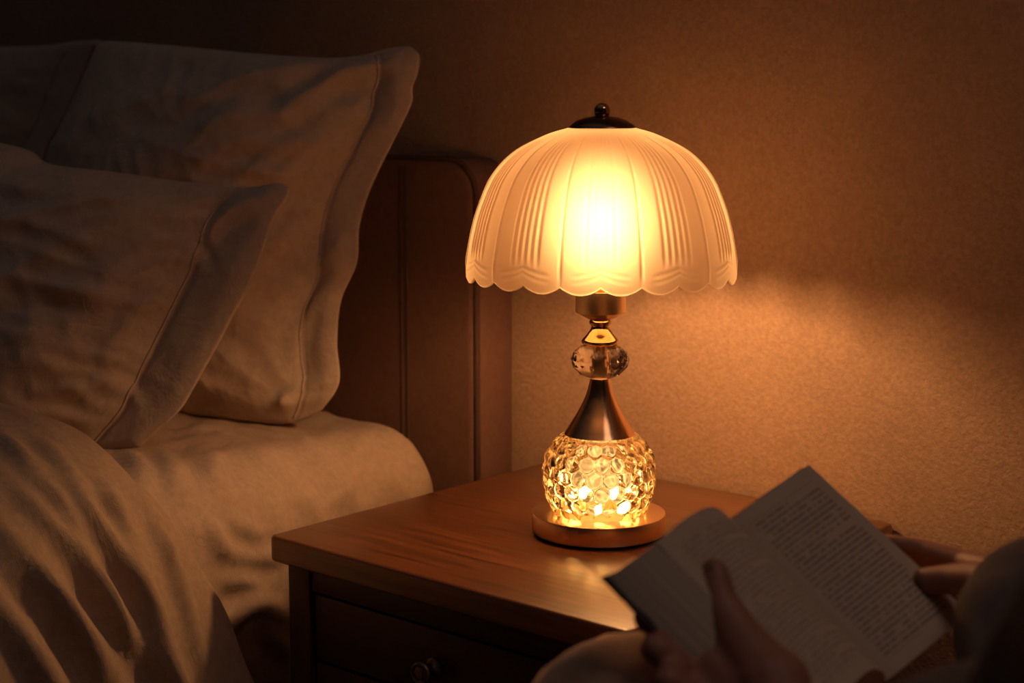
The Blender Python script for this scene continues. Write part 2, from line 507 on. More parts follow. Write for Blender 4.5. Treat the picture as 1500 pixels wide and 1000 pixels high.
# shade: ribbed dome, 11 panels, 22 scallops, rolled lip
sh = smooth_path([(r, z, 0) for r, z in prof((47, 186.5), (52, 188), (82, 197.5), (128, 222), (160, 256), (179, 298), (189.5, 335), (196.0, 372), (197.3, 390), (197.5, 401))], 150)
TH0 = -PI/2 - 0.0                        # a panel centre faces the camera
toc = math.atan2(-LY, -LX)
ztop, zbot = sh[0].y, sh[-1].y
def shade_fn(th, i, r, z):
    a = (th - toc) / (2*PI) * 11
    k = a - round(a)                      # -0.5..0.5 within a panel
    f = i / 150
    rr, zz = r, z
    fl = sstep(0.03, 0.25, f) * (1 - sstep(0.84, 0.91, f))
    if abs(k) < 0.235:
        w = math.sin((k + 0.235) / 0.47 * 5 * 2 * PI - PI/2) * 0.5 + 0.5
        rr += 0.00125 * fl * w * (r / 0.137) ** 0.5
    e = (0.5 - abs(k)) / 0.020            # raised rib at each panel edge
    rr += 0.0013 * sstep(0.02, 0.25, f) * math.exp(-e*e) * (1 - 0.6*sstep(0.93, 0.99, f))
    # embossed double arch above the hem
    arch = 0.915 + 0.028 * (1 - abs(math.cos(k * PI)) ** 0.6) * 1.4
    if abs(k) < 0.4:
        for o_, am in ((0.0, 0.0011), (0.026, 0.0009)):
            d = (f - arch - o_) / 0.007
            rr += .55 * am * math.exp(-d*d) * (1 - sstep(0.3, 0.4, abs(k)))
    # scallops: the hem hangs lowest mid-way between the tips
    sc_ = abs(math.sin((th - toc) * 11))
    drop = 0.0075 * (sc_ ** 0.75) - 0.0028
    zz -= drop * sstep(0.80, 1.0, f) ** 1.3
    return rr, zz
pr = [(p.x, p.y) for p in sh]
lip = [(sh[-1].x - .0006, sh[-1].y - .0010), (sh[-1].x - .0016, sh[-1].y - .0014), (sh[-1].x - .0024, sh[-1].y - .0010)]
def shade_fn2(th, i, r, z):
    if i <= 150: return shade_fn(th, i, r, z)
    r2, z2 = shade_fn(th, 150, r, z)
    return r2, z2
bm = bmesh.new()
lathe(bm, pr + lip, 22 * 36, O, shade_fn2)
shade = mesh_obj('shade', bm, M_shade, lamp)

bm = bmesh.new()
cpp = prof((46, 189.0), (49.5, 188.2), (49.5, 187), (46, 183), (37, 176.5), (25, 172), (12, 170.2))
lathe(bm, [(0, cpp[0][1])] + cpp + [(0, cpp[-1][1])], 72, O)
cap = mesh_obj('shade_cap', bm, M_bronze, lamp, angle=50)
bm = bmesh.new()
zf = zy(162.5); rf = 12 * 1.64 / F
lathe(bm, [(0, zf - rf - .006), (.0062, zf - rf - .006), (.0062, zf - rf - .001), (.0045, zf - rf + .0006)] + [(rf * math.cos(t), zf + rf * math.sin(t)) for t in [(-62 + 12.5*i) * PI/180 for i in range(12)]] + [(0, zf + rf)], 32, O)
mesh_obj('finial', bm, M_finial, cap, angle=60)

# ------------------------------------------------------------------ nightstand
NX0, NX1, NY0, NY1 = -1.272, -0.803, 1.078, 1.550
ns = thing('nightstand', 'dark reddish-brown wooden nightstand with drawers, carrying the lit table lamp', 'nightstand', ((NX0+NX1)/2, (NY0+NY1)/2, 0))
bm = bmesh.new(); add_box(bm, (NX0, NY0, .518), (NX1, NY1, .545))
ve = [e for e in bm.edges if abs(e.verts[0].co.z - e.verts[1].co.z) > .01]
bmesh.ops.bevel(bm, geom=ve, offset=.011, segments=6, profile=.5, affect='EDGES')
he = [e for e in bm.edges if abs(e.verts[0].co.z - e.verts[1].co.z) < .001 and len(e.link_faces) == 2 and abs(e.calc_face_angle()) > 1.2]
bmesh.ops.bevel(bm, geom=he, offset=.0035, segments=3, profile=.5, affect='EDGES')
mesh_obj('tabletop', bm, M_top, ns, angle=35)
LXs = ((-1.252, -1.219), (-0.874, -0.838))
for x0, x1 in LXs:
    for y0, y1 in ((1.088, 1.121), (1.508, 1.541)):
        bm = bmesh.new(); add_box(bm, (x0, y0, 0), (x1, y1, .518), .0025)
        mesh_obj('leg', bm, M_woodv, ns, angle=35)
bm = bmesh.new(); add_box(bm, (-1.219, 1.091, .4925), (-0.874, 1.111, .518), .0015); mesh_obj('top_rail', bm, M_wood, ns, angle=35)
bm = bmesh.new(); add_box(bm, (-1.219, 1.092, .15), (-0.874, 1.111, .205), .0015); mesh_obj('bottom_rail', bm, M_wood, ns, angle=35)
for x0, x1 in ((-1.249, -1.239), (-0.848, -0.840)):
    bm = bmesh.new(); add_box(bm, (x0, 1.121, .16), (x1, 1.508, .518)); mesh_obj('side_panel', bm, M_woodv, ns, smooth=False)
bm = bmesh.new(); add_box(bm, (-1.219, 1.525, .16), (-0.874, 1.535, .518)); mesh_obj('back_panel', bm, M_wood, ns, smooth=False)
bm = bmesh.new(); add_box(bm, (-1.239, 1.111, .16), (-0.842, 1.525, .17)); mesh_obj('bottom_panel', bm, M_wood, ns, smooth=False)
for z0, z1 in ((.4205, .4895), (.315, .4175), (.208, .312)):
    bm = bmesh.new()
    add_box(bm, (-1.2165, 1.093, z0), (-0.8765, 1.111, z1), .0018)
    add_box(bm, (-1.205, 1.111, z0 + .004), (-0.888, 1.45, z1 - .008))
    dr = mesh_obj('drawer', bm, M_wood, ns, angle=35)
    bm = bmesh.new()
    kz = (z0 + z1) / 2 - .004
    pk = [(.0, -.0), (.0105, -.0), (.0105, .0025), (.006, .005), (.0058, .011), (.0085, .014), (.0115, .017), (.0122, .0195), (.0112, .022), (.0095, .0226), (.0088, .0215), (.0070, .0212), (.0062, .0224), (.0035, .0228), (0, .0226)]
    lathe(bm, pk, 32)
    bmesh.ops.transform(bm, verts=bm.verts, matrix=Matrix.Translation((-1.0465, 1.093, kz)) @ Matrix.Rotation(PI/2, 4, 'X'))
    mesh_obj('knob', bm, M_knob, dr, angle=60)

# ------------------------------------------------------------------ bed
HX1, HZ, HY0, HY1 = -1.337, 0.918, 1.470, 1.545
bed = thing('bed', 'double bed with brown upholstered headboard against the wall, left of the nightstand', 'bed', (-2.2, 0.4, 0))
def round_rect(x0, x1, z0, z1, r, n=10):
    pts = [(x0, z0), (x1, z0)]
    pts += [(x1 - r + r*math.cos(t), z1 - r + r*math.sin(t)) for t in [PI/2*i/n for i in range(n+1)]]
    pts += [(x0 + r - r*math.sin(t), z1 - r + r*math.cos(t)) for t in [PI/2*i/n for i in range(n+1)]]
    return pts
bm = bmesh.new()
secs = []
for y, ins in ((HY0 + .010, .0), (HY0 + .004, .003), (HY0 + .001, .007), (HY0, .012)):
    secs.append((y, ins))
secs = [(HY1, .004), (HY1 - .006, 0)] + [(HY0 + .014, 0)] + secs[1:]
loops = []
for y, ins in secs:
    loops.append([bm.verts.new((x, y, z)) for x, z in round_rect(-3.05 + ins, HX1 - ins, 0.05, HZ - ins, .045 - ins*.6)])
for a, b in zip(loops[:-1], loops[1:]):
    for k in range(len(a)): bm.faces.new((a[k], a[(k+1) % len(a)], b[(k+1) % len(a)], b[k]))
bm.faces.new(loops[0]); bm.faces.new(loops[-1])
hb = mesh_obj('headboard', bm, M_head, bed, angle=40)
bm = bmesh.new()
pts = [(x, HY0 + .006, z) for x, z in round_rect(-3.05, HX1 - .001, .05, HZ - .001, .045)][1:]
pipe(bm, pts, .0042, 8); mesh_obj('piping', bm, M_pipe, hb)
bm = bmesh.new()
for x in (-1.452, -1.462): pipe(bm, [(x, HY0 - .0002, .06), (x, HY0 - .0002, HZ - .012)], .0012, 6)
mesh_obj('stitching', bm, M_pipe, hb)
bm = bmesh.new(); add_box(bm, (-3.0, -0.60, .10), (-1.385, HY0, .233), .02, 3)
mesh_obj('bed_base', bm, M_head, bed, angle=35)
for x in (-2.95, -1.47):
    for y in (-0.52, 1.36):
        bm = bmesh.new(); lathe(bm, [(0, 0), (.022, 0), (.03, .105), (0, .105)], 20, (x, y, 0)); mesh_obj('foot', bm, M_woodv, bed, angle=40)

def seg_field(items):
    """soft ridges (height, half width, 3-D polyline) summed at a point"""
    segs = []
    for amp, wid, pts in items:
        if len(pts) < 2: continue
        P = smooth_path(pts, 16); c = sum(P, Vector()) / len(P); R_ = max((p - c).length for p in P) + 3.2 * wid
        segs.append((amp, wid, P, c, R_))
    def f(p):
        w = 0.0
        for amp, wid, P, c, R_ in segs:
            if (p - c).length > R_: continue
            best, bt = 9.0, 0
            for q in range(len(P) - 1):
                a_, ab = P[q], P[q+1] - P[q]
                t = min(1, max(0, (p - a_).dot(ab) / max(1e-12, ab.length_squared)))
                d = (p - a_ - ab * t).length
                if d < best: best, bt = d, (q + t) / (len(P) - 1)
            if best < wid * 3.2:
                k = math.sin(PI * bt) ** .5
                w += amp * k * (math.exp(-(best / wid) ** 2) - .28 * math.exp(-((best - wid * 1.8) / wid) ** 2))
        return w
    return f
def bed_hit(px, py, z, x):
    """where a traced line meets the bed: its top at height z or its side at x"""
    d = ray(px, py)
    p = CAM + d * ((z - CAM.z) / d.z)
    if p.x < x - .03: return p
    q = CAM + d * ((x - CAM.x) / d.x)
    return q if q.z < z else p.lerp(q, .5)
# mattress under its fitted sheet
MX0, MX1, MY0, MY1, MZ0, MZ1 = -3.0, -1.368, -0.58, 1.462, .235, .588
S_ = lambda amp, wid, pts: (amp, wid, [bed_hit(x, y, .588, -1.368) for x, y in pts])
sheet_folds = seg_field([
    S_(.007, .011, [(186, 668), (205, 690), (222, 724)]), S_(.006, .010, [(236, 668), (252, 690), (262, 722)]), S_(.006, .009, [(262, 690), (274, 712), (284, 735)]),
    S_(.008, .010, [(305, 668), (332, 710), (354, 738)]), S_(.006, .010, [(270, 735), (282, 760), (292, 790)]), S_(.006, .010, [(345, 690), (360, 720), (380, 742)]),
    S_(.005, .012, [(380, 660), (405, 690), (420, 735)]), S_(.006, .011, [(508, 716), (530, 690), (552, 676), (580, 702), (594, 726)]), S_(.005, .009, [(484, 742), (508, 720), (522, 702)]),
    S_(.005, .010, [(430, 700), (445, 730), (470, 745)]), S_(.005, .009, [(440, 640), (470, 665), (490, 700)]), S_(.004, .010, [(560, 650), (600, 670), (622, 700)]),
    S_(.012, .011, [(285, 935), (330, 912), (364, 884), (392, 893), (420, 916)]), S_(.005, .010, [(320, 800), (360, 815), (420, 812)]), S_(.005, .010, [(310, 850), (345, 850), (400, 862)]),
    S_(.007, .009, [(300, 745), (318, 775), (325, 810)]), S_(.008, .012, [(360, 900), (395, 930), (420, 960)]),
    S_(.005, .009, [(330, 740), (352, 770), (385, 785)]), S_(.006, .011, [(245, 640), (330, 632), (420, 645)])])
def sheet_disp(p):
    return sheet_disp0(p) + 1.1 * sheet_folds(p)
def sheet_disp0(p):
    x, y, z = p
    side = sstep(-1.52, -1.40, x)
    d = 0.010 * N3(x*5, y*5, z*5)
    # drag folds falling from the edge
    d += 0.0055 * ridge(y*16 + (z*9) + x*4, z*3.5 + x*2, 1.3) * (0.25 + 0.75*side)
    d += 0.0030 * ridge(x*21 + y*17, y*8 - x*6, z*6 + 4.0)
    return d
bm = bmesh.new()
R = .085
ia, ib = Vector((MX0 + R, MY0 + R, MZ0 + .05)), Vector((MX1 - R, MY1 - R*.7, MZ1 - R))
def rbox(p):
    q = Vector((min(max(p[i], ia[i]), ib[i]) for i in range(3)))
    d = Vector(p) - q
    d = Vector((d.x / R, d.y / R, d.z / (R if d.z > 0 else .05)))
    l = d.length
    if l < 1e-6: return Vector(p), Vector((0, 0, 1))
    nrm = d / l
    nn = Vector((nrm.x * R, nrm.y * R * (.7 if nrm.y > 0 else 1), nrm.z * (R if nrm.z > 0 else .05)))
    return q + nn, nrm
# unrolled surface: head end, top, side (only the near side in fine mesh)
def patch(fu, nu, nv):
    rows = []
    for i in range(nu + 1):
        row = []
        for j in range(nv + 1):
            p = Vector(fu(i / nu, j / nv))
            q, nrm = rbox(p)
            # gentle crown, the sheet is softest towards the edge
            if p.z >= MZ1 - 1e-6: q.z += 0.010 * (1 - sstep(-1.72, -1.40, q.x))
            row.append(bm.verts.new(q + nrm * sheet_disp(q)))
        rows.append(row)
    grid_faces(bm, rows)
L3 = lambda a, b, t: a + (b - a) * t
patch(lambda u, v: (L3(MX0, MX1, u), L3(MY0, MY1, v), MZ1), 190, 230)
patch(lambda u, v: (MX1, L3(MY0, MY1, u), L3(MZ1, MZ0, v)), 230, 60)
patch(lambda u, v: (MX0, L3(MY0, MY1, u), L3(MZ1, MZ0, v)), 40, 10)
patch(lambda u, v: (L3(MX0, MX1, u), MY1, L3(MZ1, MZ0, v)), 190, 60)
patch(lambda u, v: (L3(MX0, MX1, u), MY0, L3(MZ1, MZ0, v)), 40, 10)
patch(lambda u, v: (L3(MX0, MX1, u), L3(MY0, MY1, v), MZ0), 10, 10)
mat_ = mesh_obj('mattress', bm, M_sheet, None, doubles=.0008)
tag(mat_, 'mattress in a wrinkled beige linen sheet, its rounded corner beside the nightstand', 'mattress')

# duvet: lies over the bed, hangs down the near side; its hem crosses the bed below the pillows
bm = bmesh.new()
cross = [(-3.02, .36), (-3.06, .50), (-2.98, .606), (-2.6, .622), (-2.0, .622), (-1.62, .620), (-1.47, .606), (-1.385, .565), (-1.342, .49), (-1.325, .40), (-1.315, .25), (-1.305, .10)]
NS, NL = 240, 240
cpath = smooth_path([(x, 0, z) for x, z in cross], NS)
cn = []
for i, p in enumerate(cpath):
    t = (cpath[min(i+1, NS)] - cpath[max(i-1, 0)]).normalized()
    cn.append(Vector((-t.z, 0, t.x)))
def hem_y(p):
    # along the top about 1.05, then sliding towards the pillows as it falls
    x, z = p.x, p.z
    if z > .58: return L3(1.10, 1.015, sstep(-1.95, -1.42, x)) + .012 * N3(x*6, 0, 5)
    return 1.015 + (.58 - z) * .36 + .012 * N3(0, z*9, 3)
def plain_pt(i, f):
    p = cpath[i]; nrm = cn[i] if cn[i].z >= -.2 else -cn[i]
    y0 = hem_y(p); y = L3(y0, -.72, f ** 1.15)
    flare = .025 * sstep(.50, .20, p.z) if p.z < .58 and p.x > -2 else 0
    return Vector((p.x + flare, y, p.z)) + nrm * (0.006 + 0.034 * math.sqrt(min(1.0, (y0 - y) / .07)))
pv = [plain_pt(i, j / 80) for j in range(81) for i in range(NS + 1)]
pf = [(j*(NS+1)+i, j*(NS+1)+i+1, (j+1)*(NS+1)+i+1, (j+1)*(NS+1)+i) for j in range(80) for i in range(NS)]
duvet_tree = BVHTree.FromPolygons(pv, pf)
def duvet_hit(px, py):
    h = duvet_tree.ray_cast(CAM, ray(px, py).normalized())[0]
    return h
D_ = lambda amp, wid, pts: (amp, wid, [q for q in (duvet_hit(x, y) for x, y in pts) if q is not None])
duvet_folds = seg_field([
    D_(.013, .013, [(20, 726), (57, 762), (97, 806), (145, 868), (211, 956), (270, 1060), (300, 1130)]), D_(.015, .012, [(60, 650), (114, 736), (145, 780), (185, 842), (220, 903), (250, 991), (275, 1090)]),
    D_(.013, .011, [(140, 700), (170, 750), (190, 800), (211, 864), (235, 940), (262, 1030)]), D_(.008, .009, [(170, 672), (205, 720), (232, 775), (256, 830), (272, 900), (290, 980)]),
    D_(.014, .014, [(-30, 750), (0, 789), (40, 833), (88, 890), (145, 960), (200, 1060)]), D_(.013, .013, [(-30, 860), (0, 900), (30, 940), (75, 1010), (120, 1100)]),
    D_(.007, .008, [(228, 822), (242, 803), (264, 812)]), D_(.008, .011, [(0, 650), (30, 680), (70, 706), (95, 748)]), D_(.008, .009, [(90, 780), (130, 828), (165, 900), (190, 960)]),
    D_(.008, .009, [(205, 790), (232, 860), (258, 930), (282, 1020)]), D_(.010, .011, [(30, 830), (80, 888), (125, 960), (150, 1040)]), D_(.006, .008, [(100, 700), (150, 735), (180, 740)]),
    D_(.007, .009, [(60, 720), (110, 780), (150, 830)]), D_(.006, .008, [(30, 700), (80, 735), (120, 790)]), D_(.006, .008, [(180, 860), (215, 930), (240, 1000)]),
    D_(.006, .007, [(10, 760), (60, 815), (110, 870)]), D_(.005, .007, [(200, 700), (225, 740), (245, 790)]), D_(.006, .008, [(-10, 820), (30, 870), (70, 930)])])
def duvet_pt(i, f, under=False):
    p = cpath[i]; nrm = cn[i]
    if nrm.z < -0.2: nrm = -nrm
    y0 = hem_y(p)
    y = L3(y0, -.72, f ** 1.15)
    dd = y0 - y
    s = (p.x + 3.02) if p.z > .58 else 1.64 + (.58 - p.z)
    puff = 0.006 + 0.034 * math.sqrt(min(1.0, dd / .07))
    # long folds that spill from the top over the side, fanning away from the hem
    a = y * 7.5 + s * 3.2 + 0.9 * N3(s*2.2, y*2.2, 9)
    over = sstep(1.0, 1.55, s)
    w = 0.045 * ridge(a, s * 1.1, 2.0) * over + 0.012 * N3(s*4.5, y*4.5, 3) 
    w += 0.018 * ridge(a*2.3 + 4, s * 2.2, 7.7) * (0.35 + 0.65*over)
    w += 0.007 * ridge(y*17 + s*12, s*9 - y*5, 1)
    w *= sstep(-.01, .10, dd) * .9 + .1
    if not under: w = w * .16 + .006 * N3(s*5, y*5, 8) + duvet_folds(Vector((p.x + (.025 * sstep(.50, .20, p.z) if p.z < .58 and p.x > -2 else 0), y, p.z)) + nrm * puff) * sstep(0, .04, dd)
    off = -0.004 if under else puff + w
    flare = .025 * sstep(.50, .20, p.z) if p.z < .58 and p.x > -2 else 0
    q = Vector((p.x + flare, y, p.z)) + nrm * max(off, -.004)
    return q
rows = []
for j in range(NL + 1):
    rows.append([bm.verts.new(duvet_pt(i, j / NL)) for i in range(NS + 1)])
grid_faces(bm, rows)
u0 = [bm.verts.new(duvet_pt(i, 0, True) + Vector((0, -.004, 0))) for i in range(NS + 1)]
u1 = [bm.verts.new(duvet_pt(i, .10, True)) for i in range(NS + 1)]
grid_faces(bm, [u1, u0, rows[0]])
dv = mesh_obj('duvet', bm, M_duvet, None)
tag(dv, 'rumpled brown-beige linen duvet hanging over the near side of the bed', 'duvet')

# ------------------------------------------------------------------ pillows
def pillow(name, label, top, right, bottom, left, p0, nrm, T, flange=0.0, seed=0, wr=1.0, mat=M_linen, creases=(), bias=0.0, nu=150, nv=120):
    """four picture-traced edge curves on a leaning plane; front and back inflate away from it"""
    nrm = Vector(nrm).normalized()
    pl = lambda c: [on_plane(x, y, p0, nrm) for x, y in c]
    ct, cb_ = smooth_path(pl(top), nu), smooth_path(pl(bottom), nu)
    cl, cr_ = smooth_path(pl(left), nv), smooth_path(pl(right), nv)
    A, B, Cc, D = ct[0], ct[-1], cb_[0], cb_[-1]
    root = thing(name, label, 'pillow', tuple((A + B + Cc + D) / 4), 'pillows on the bed')
    def base(i, j):
        u, v = i / nu, j / nv
        return (ct[i]*(1-v) + cb_[i]*v) + (cl[j]*(1-u) + cr_[j]*u) - (A*(1-u)*(1-v) + B*u*(1-v) + Cc*(1-u)*v + D*u*v)
    def thick(u, v):
        ue = min(1, u / (1 - flange))
        k_ = 2*ue - 1
        hu = max(0, 1 - abs(k_) ** 2.3) if (k_ < 0 or not flange) else max(0, 1 - k_ ** 2.2) ** 1.5; hv = max(0, 1 - abs(2*v - 1) ** 2.2)
        h = (hu ** .62) * (hv ** .58)
        return h * (1 + bias * (v - .4))
    def wrinkle(P, u, v, h, side):
        x, z = P.x * 1.0, P.z
        cx, cz = (1 - flange - u), v
        r1 = math.hypot(cx, cz * .8); an = math.atan2(cz, cx + .02)
        w = 0.010 * N3(x*6, z*6, seed + side*3)
        w += 0.0075 * ridge(an*3.2, r1*1.6, seed + 1.1) * sstep(.05, .3, r1) * (1 - sstep(.5, .95, r1))    # from the ear
        r2 = math.hypot(cx, (1 - v) * .8); a2 = math.atan2(1 - v, cx + .02)
        w += 0.008 * ridge(a2*3.0, r2*2.0, seed + 6.4) * sstep(.03, .25, r2) * (1 - sstep(.4, .8, r2))
        w += 0.0055 * ridge(x*6 + z*5, z*22 + x*3, seed + 2.7) * sstep(0.0, .35, u) * (.4 + .6*sstep(.45, .9, u))
        w += 0.0028 * ridge(x*24, z*20 + x*9, seed + 9.0)
        return w * wr * (.25 + .75 * min(1, h * 1.6))
    jf = int(round(nu * (1 - flange)))
    P = [[base(i, j) for j in range(nv + 1)] for i in range(nu + 1)]
    segs = []
    for c in creases:
        amp, wid, pts = c[0], c[1], pl(c[2])
        pts = smooth_path(pts, 14) if len(pts) > 2 else smooth_path(pts, 8)
        segs.append((amp, wid, pts))
    if flange:                                            # little puckers running into the seam
        rr = random.Random(int(seed))
        for k in range(13):
            j = int((.07 + .88 * k / 12 + rr.uniform(-.02, .02)) * nv)
            ln = rr.randint(7, 16)
            segs.append((rr.uniform(.0014, .0028), rr.uniform(.0045, .008), [P[jf - q][min(nv, max(0, j + int(q * rr.uniform(-.5, .2))))] for q in range(1, ln, 2)]))
    def crease(p):
        w = 0.0
        for amp, wid, pts in segs:
            best, bt = 9.0, 0
            n_ = len(pts)
            if (p - pts[n_//2]).length > (pts[0] - pts[-1]).length * .75 + 4 * wid: continue
            for q in range(n_ - 1):
                a_, b_ = pts[q], pts[q+1]; ab = b_ - a_
                t = min(1, max(0, (p - a_).dot(ab) / max(1e-12, ab.length_squared)))
                d = (p - a_ - ab * t).length
                if d < best: best, bt = d, (q + t) / (n_ - 1)
            if best < wid * 3.2:
                w += amp * math.exp(-(best / wid) ** 2) * (math.sin(PI * min(1, max(0, bt))) ** .5)
                w -= amp * .25 * math.exp(-((best - wid * 1.7) / wid) ** 2) * math.sin(PI * min(1, max(0, bt)))
        return w
    def pt(i, j, side):
        u, v = i / nu, j / nv
        if i in (0, nu) or j in (0, nv): return P[i][j]
        h = thick(u, v)
        rim = .0030 * math.sqrt(min(1, min(i, nu - i, j, nv - j) / 4))
        edge = sstep(0, .05, min(u, 1-u, v, 1-v))
        w = wrinkle(P[i][j], u, v, h, side) * edge
        if side > 0: w += crease(P[i][j]) * edge
        if u > 1 - flange and flange:
            w += .007 * N3(P[i][j].x * 3, P[i][j].z * 13, seed + 20) * sstep(0, .05, u - (1 - flange)) * edge
            k = abs(u - (1 - flange)) * nu
            return P[i][j] + nrm * (rim * side * (.55 if k < 1.5 else 1) + w)
        return P[i][j] + nrm * (side * (T * h + rim) + (w if side > 0 else w * .4))
    def build(i0, i1, nm, m, parent):
        b = bmesh.new()
        f, k = [], []
        for i in range(i0, i1 + 1):
            f.append([]); k.append([])
            for j in range(nv + 1):
                v = b.verts.new(pt(i, j, 1)); f[-1].append(v)
                k[-1].append(v if (i in (0, nu) or j in (0, nv)) else b.verts.new(pt(i, j, -1)))
        grid_faces(b, f); grid_faces(b, [r[::-1] for r in k])
        return mesh_obj(nm, b, m, parent)
    if flange:
        pc = build(0, jf, 'pillowcase', mat, root)
        build(jf, nu, 'flange', mat, root)
        b = bmesh.new()
        pipe(b, [pt(jf, j, 1) + nrm * .0008 for j in range(2, nv - 1)], .0011, 6)
        mesh_obj('seam', b, M_linen, pc)
    else:
        build(0, nu, 'pillowcase', mat, root)
    return root

pillow('pillow', 'big beige pillow leaning on the headboard, its pointed corner nearest the lamp',
       top=[(142, 64), (160, 60), (250, 66), (350, 76), (460, 84), (520, 82), (570, 70), (600, 67)],
       right=[(600, 67), (615, 82), (612, 108), (604, 130), (604, 150), (585, 190), (545, 272), (527, 330), (523, 385), (500, 440), (494, 500), (497, 560), (472, 600)],
       bottom=[(60, 600), (180, 606), (300, 612), (400, 620), (440, 616), (472, 600)],
       left=[(142, 64), (118, 130), (92, 195), (72, 250), (60, 420), (60, 600)],
       p0=(-1.5, 1.315, .6), nrm=(.30, -1, .20), T=.078, flange=.105, seed=3.0, bias=.25, wr=1.1, creases=[
        (.0075, .012, [(590, 92), (520, 108), (470, 152), (440, 185)]), (.006, .011, [(500, 92), (400, 122), (344, 150), (280, 190)]),
        (.005, .012, [(400, 92), (310, 130), (237, 168)]), (.005, .010, [(470, 190), (413, 176), (345, 202)]), (.005, .010, [(500, 215), (420, 220), (340, 250)]),
        (.005, .010, [(486, 290), (455, 330), (432, 386)]), (.0045, .008, [(512, 352), (490, 372), (470, 396)]), (.005, .009, [(480, 420), (450, 470), (438, 540)]),
        (.007, .010, [(345, 568), (300, 574), (278, 604)]), (.006, .008, [(420, 612), (438, 575), (486, 556)]), (.006, .008, [(400, 596), (440, 588), (486, 580)]),
        (-.004, .010, [(350, 585), (320, 582), (300, 592)]), (.004, .009, [(330, 250), (420, 262), (480, 262)]), (.004, .010, [(460, 330), (400, 420), (380, 500)])])
pillow('pillow', 'shorter beige pillow in front of the big pillow, its lower edge tucked against the duvet',
       top=[(-190, 196), (-60, 200), (0, 209), (45, 221), (75, 240), (170, 252), (270, 266), (360, 274), (408, 268), (425, 274)],
       right=[(425, 274), (420, 292), (398, 330), (374, 400), (338, 470), (300, 540), (266, 598), (232, 630), (205, 655)],
       bottom=[(-330, 690), (-150, 690), (0, 680), (100, 668), (150, 660), (205, 655)],
       left=[(-190, 196), (-240, 300), (-290, 450), (-320, 600), (-330, 690)],
       p0=(-1.5, 1.10, .6), nrm=(.45, -1, .33), T=.080, flange=.13, seed=11.0, bias=.3, wr=1.2, creases=[
        (.005, .010, [(40, 288), (150, 302), (250, 304), (330, 332)]), (.004, .010, [(160, 336), (225, 322), (262, 324), (304, 352)]), (.005, .010, [(50, 424), (130, 436), (200, 446), (248, 458)]),
        (-.003, .009, [(120, 378), (155, 392), (182, 418)]), (-.0035, .008, [(292, 346), (306, 372), (320, 398)]), (.005, .009, [(110, 512), (170, 530), (226, 514)]),
        (.004, .009, [(30, 492), (90, 504), (130, 498)]), (.005, .008, [(86, 586), (140, 578), (200, 560)]), (.005, .009, [(100, 545), (170, 556), (215, 600)]),
        (.005, .010, [(400, 282), (330, 320), (280, 390)]), (.004, .009, [(20, 340), (110, 350), (180, 380)]), (.005, .009, [(260, 420), (210, 480), (190, 520)]),
        (.004, .009, [(60, 620), (110, 612), (150, 628)]), (-.004, .008, [(170, 470), (120, 462), (60, 470)])])
pillow('pillow', 'dim beige pillow at the far left of the headboard, behind the other two',
       top=[(-420, 62), (-250, 60), (-100, 66), (0, 68), (70, 66), (112, 60), (150, 58)],
       right=[(150, 58), (134, 80), (118, 118), (92, 180), (62, 240), (40, 400), (30, 590)],
       bottom=[(-460, 590), (-200, 592), (-100, 592), (30, 590)],
       left=[(-420, 62), (-440, 300), (-460, 590)],
       p0=(-2.2, 1.372, .6), nrm=(0, -1, .16), T=.06, flange=.06, seed=23.0, nu=90, nv=70)

# ------------------------------------------------------------------ open book
A_, B_, D_, G_ = W(1068, 762, 1.21), W(1185, 680, 1.296), W(1420, 898, 1.27), W(1300, 996, 1.185)
V_ = G_ - A_
book = thing('book', 'open paperback book with printed pages held up in two hands before the nightstand', 'book', tuple((A_ + D_) / 2))
nR = (B_ - A_).cross(V_).normalized()
if nR.dot(CAM - A_) < 0: nR = -nR
def uvgrid(bm, fn, nu, nv, uvs=True, flip=False):
    lay = bm.loops.layers.uv.verify()
    rows = [[bm.verts.new(fn(i / nu, j / nv)) for j in range(nv + 1)] for i in range(nu + 1)]
    for i in range(nu):
        for j in range(nv):
            f = bm.faces.new((rows[i][j], rows[i+1][j], rows[i+1][j+1], rows[i][j+1]))
            for lp, (a, b) in zip(f.loops, ((i, j), (i+1, j), (i+1, j+1), (i, j+1))):
                lp[lay].uv = (a / nu, b / nv)
    return rows
def rp(u, v):                             # right page: slightly bowed, dips into the gutter
    p = (A_*(1-u) + B_*u)*(1-v) + (G_*(1-u) + D_*u)*v
    return p + nR * (.004 * math.sin(PI * u) - .004 * (1 - sstep(0, .12, u)))
bm = bmesh.new(); uvgrid(bm, rp, 30, 12); mesh_obj('right_page', bm, M_pageR, book)
THR = .0075
bm = bmesh.new()
def shell(bm, top, dep, nu, nv, edge_only=True):
    """the leaves under a page: sides and underside"""
    f = lambda u, v: top(u, v) - dep(u)
    lo = uvgrid(bm, f, nu, nv)
    for ring, par in (((lambda t: (t, 0.0)), 0), ((lambda t: (1.0, t)), 1), ((lambda t: (t, 1.0)), 0), ((lambda t: (0.0, t)), 1)):
        uvgrid(bm, lambda s, t, r=ring: top(*r(t)) - dep(r(t)[0]) * (s * .999 + .001), 6, nu)
shell(bm, rp, lambda u: nR * THR, 24, 24); mesh_obj('right_leaves', bm, M_edges, book, angle=40, doubles=.00005)
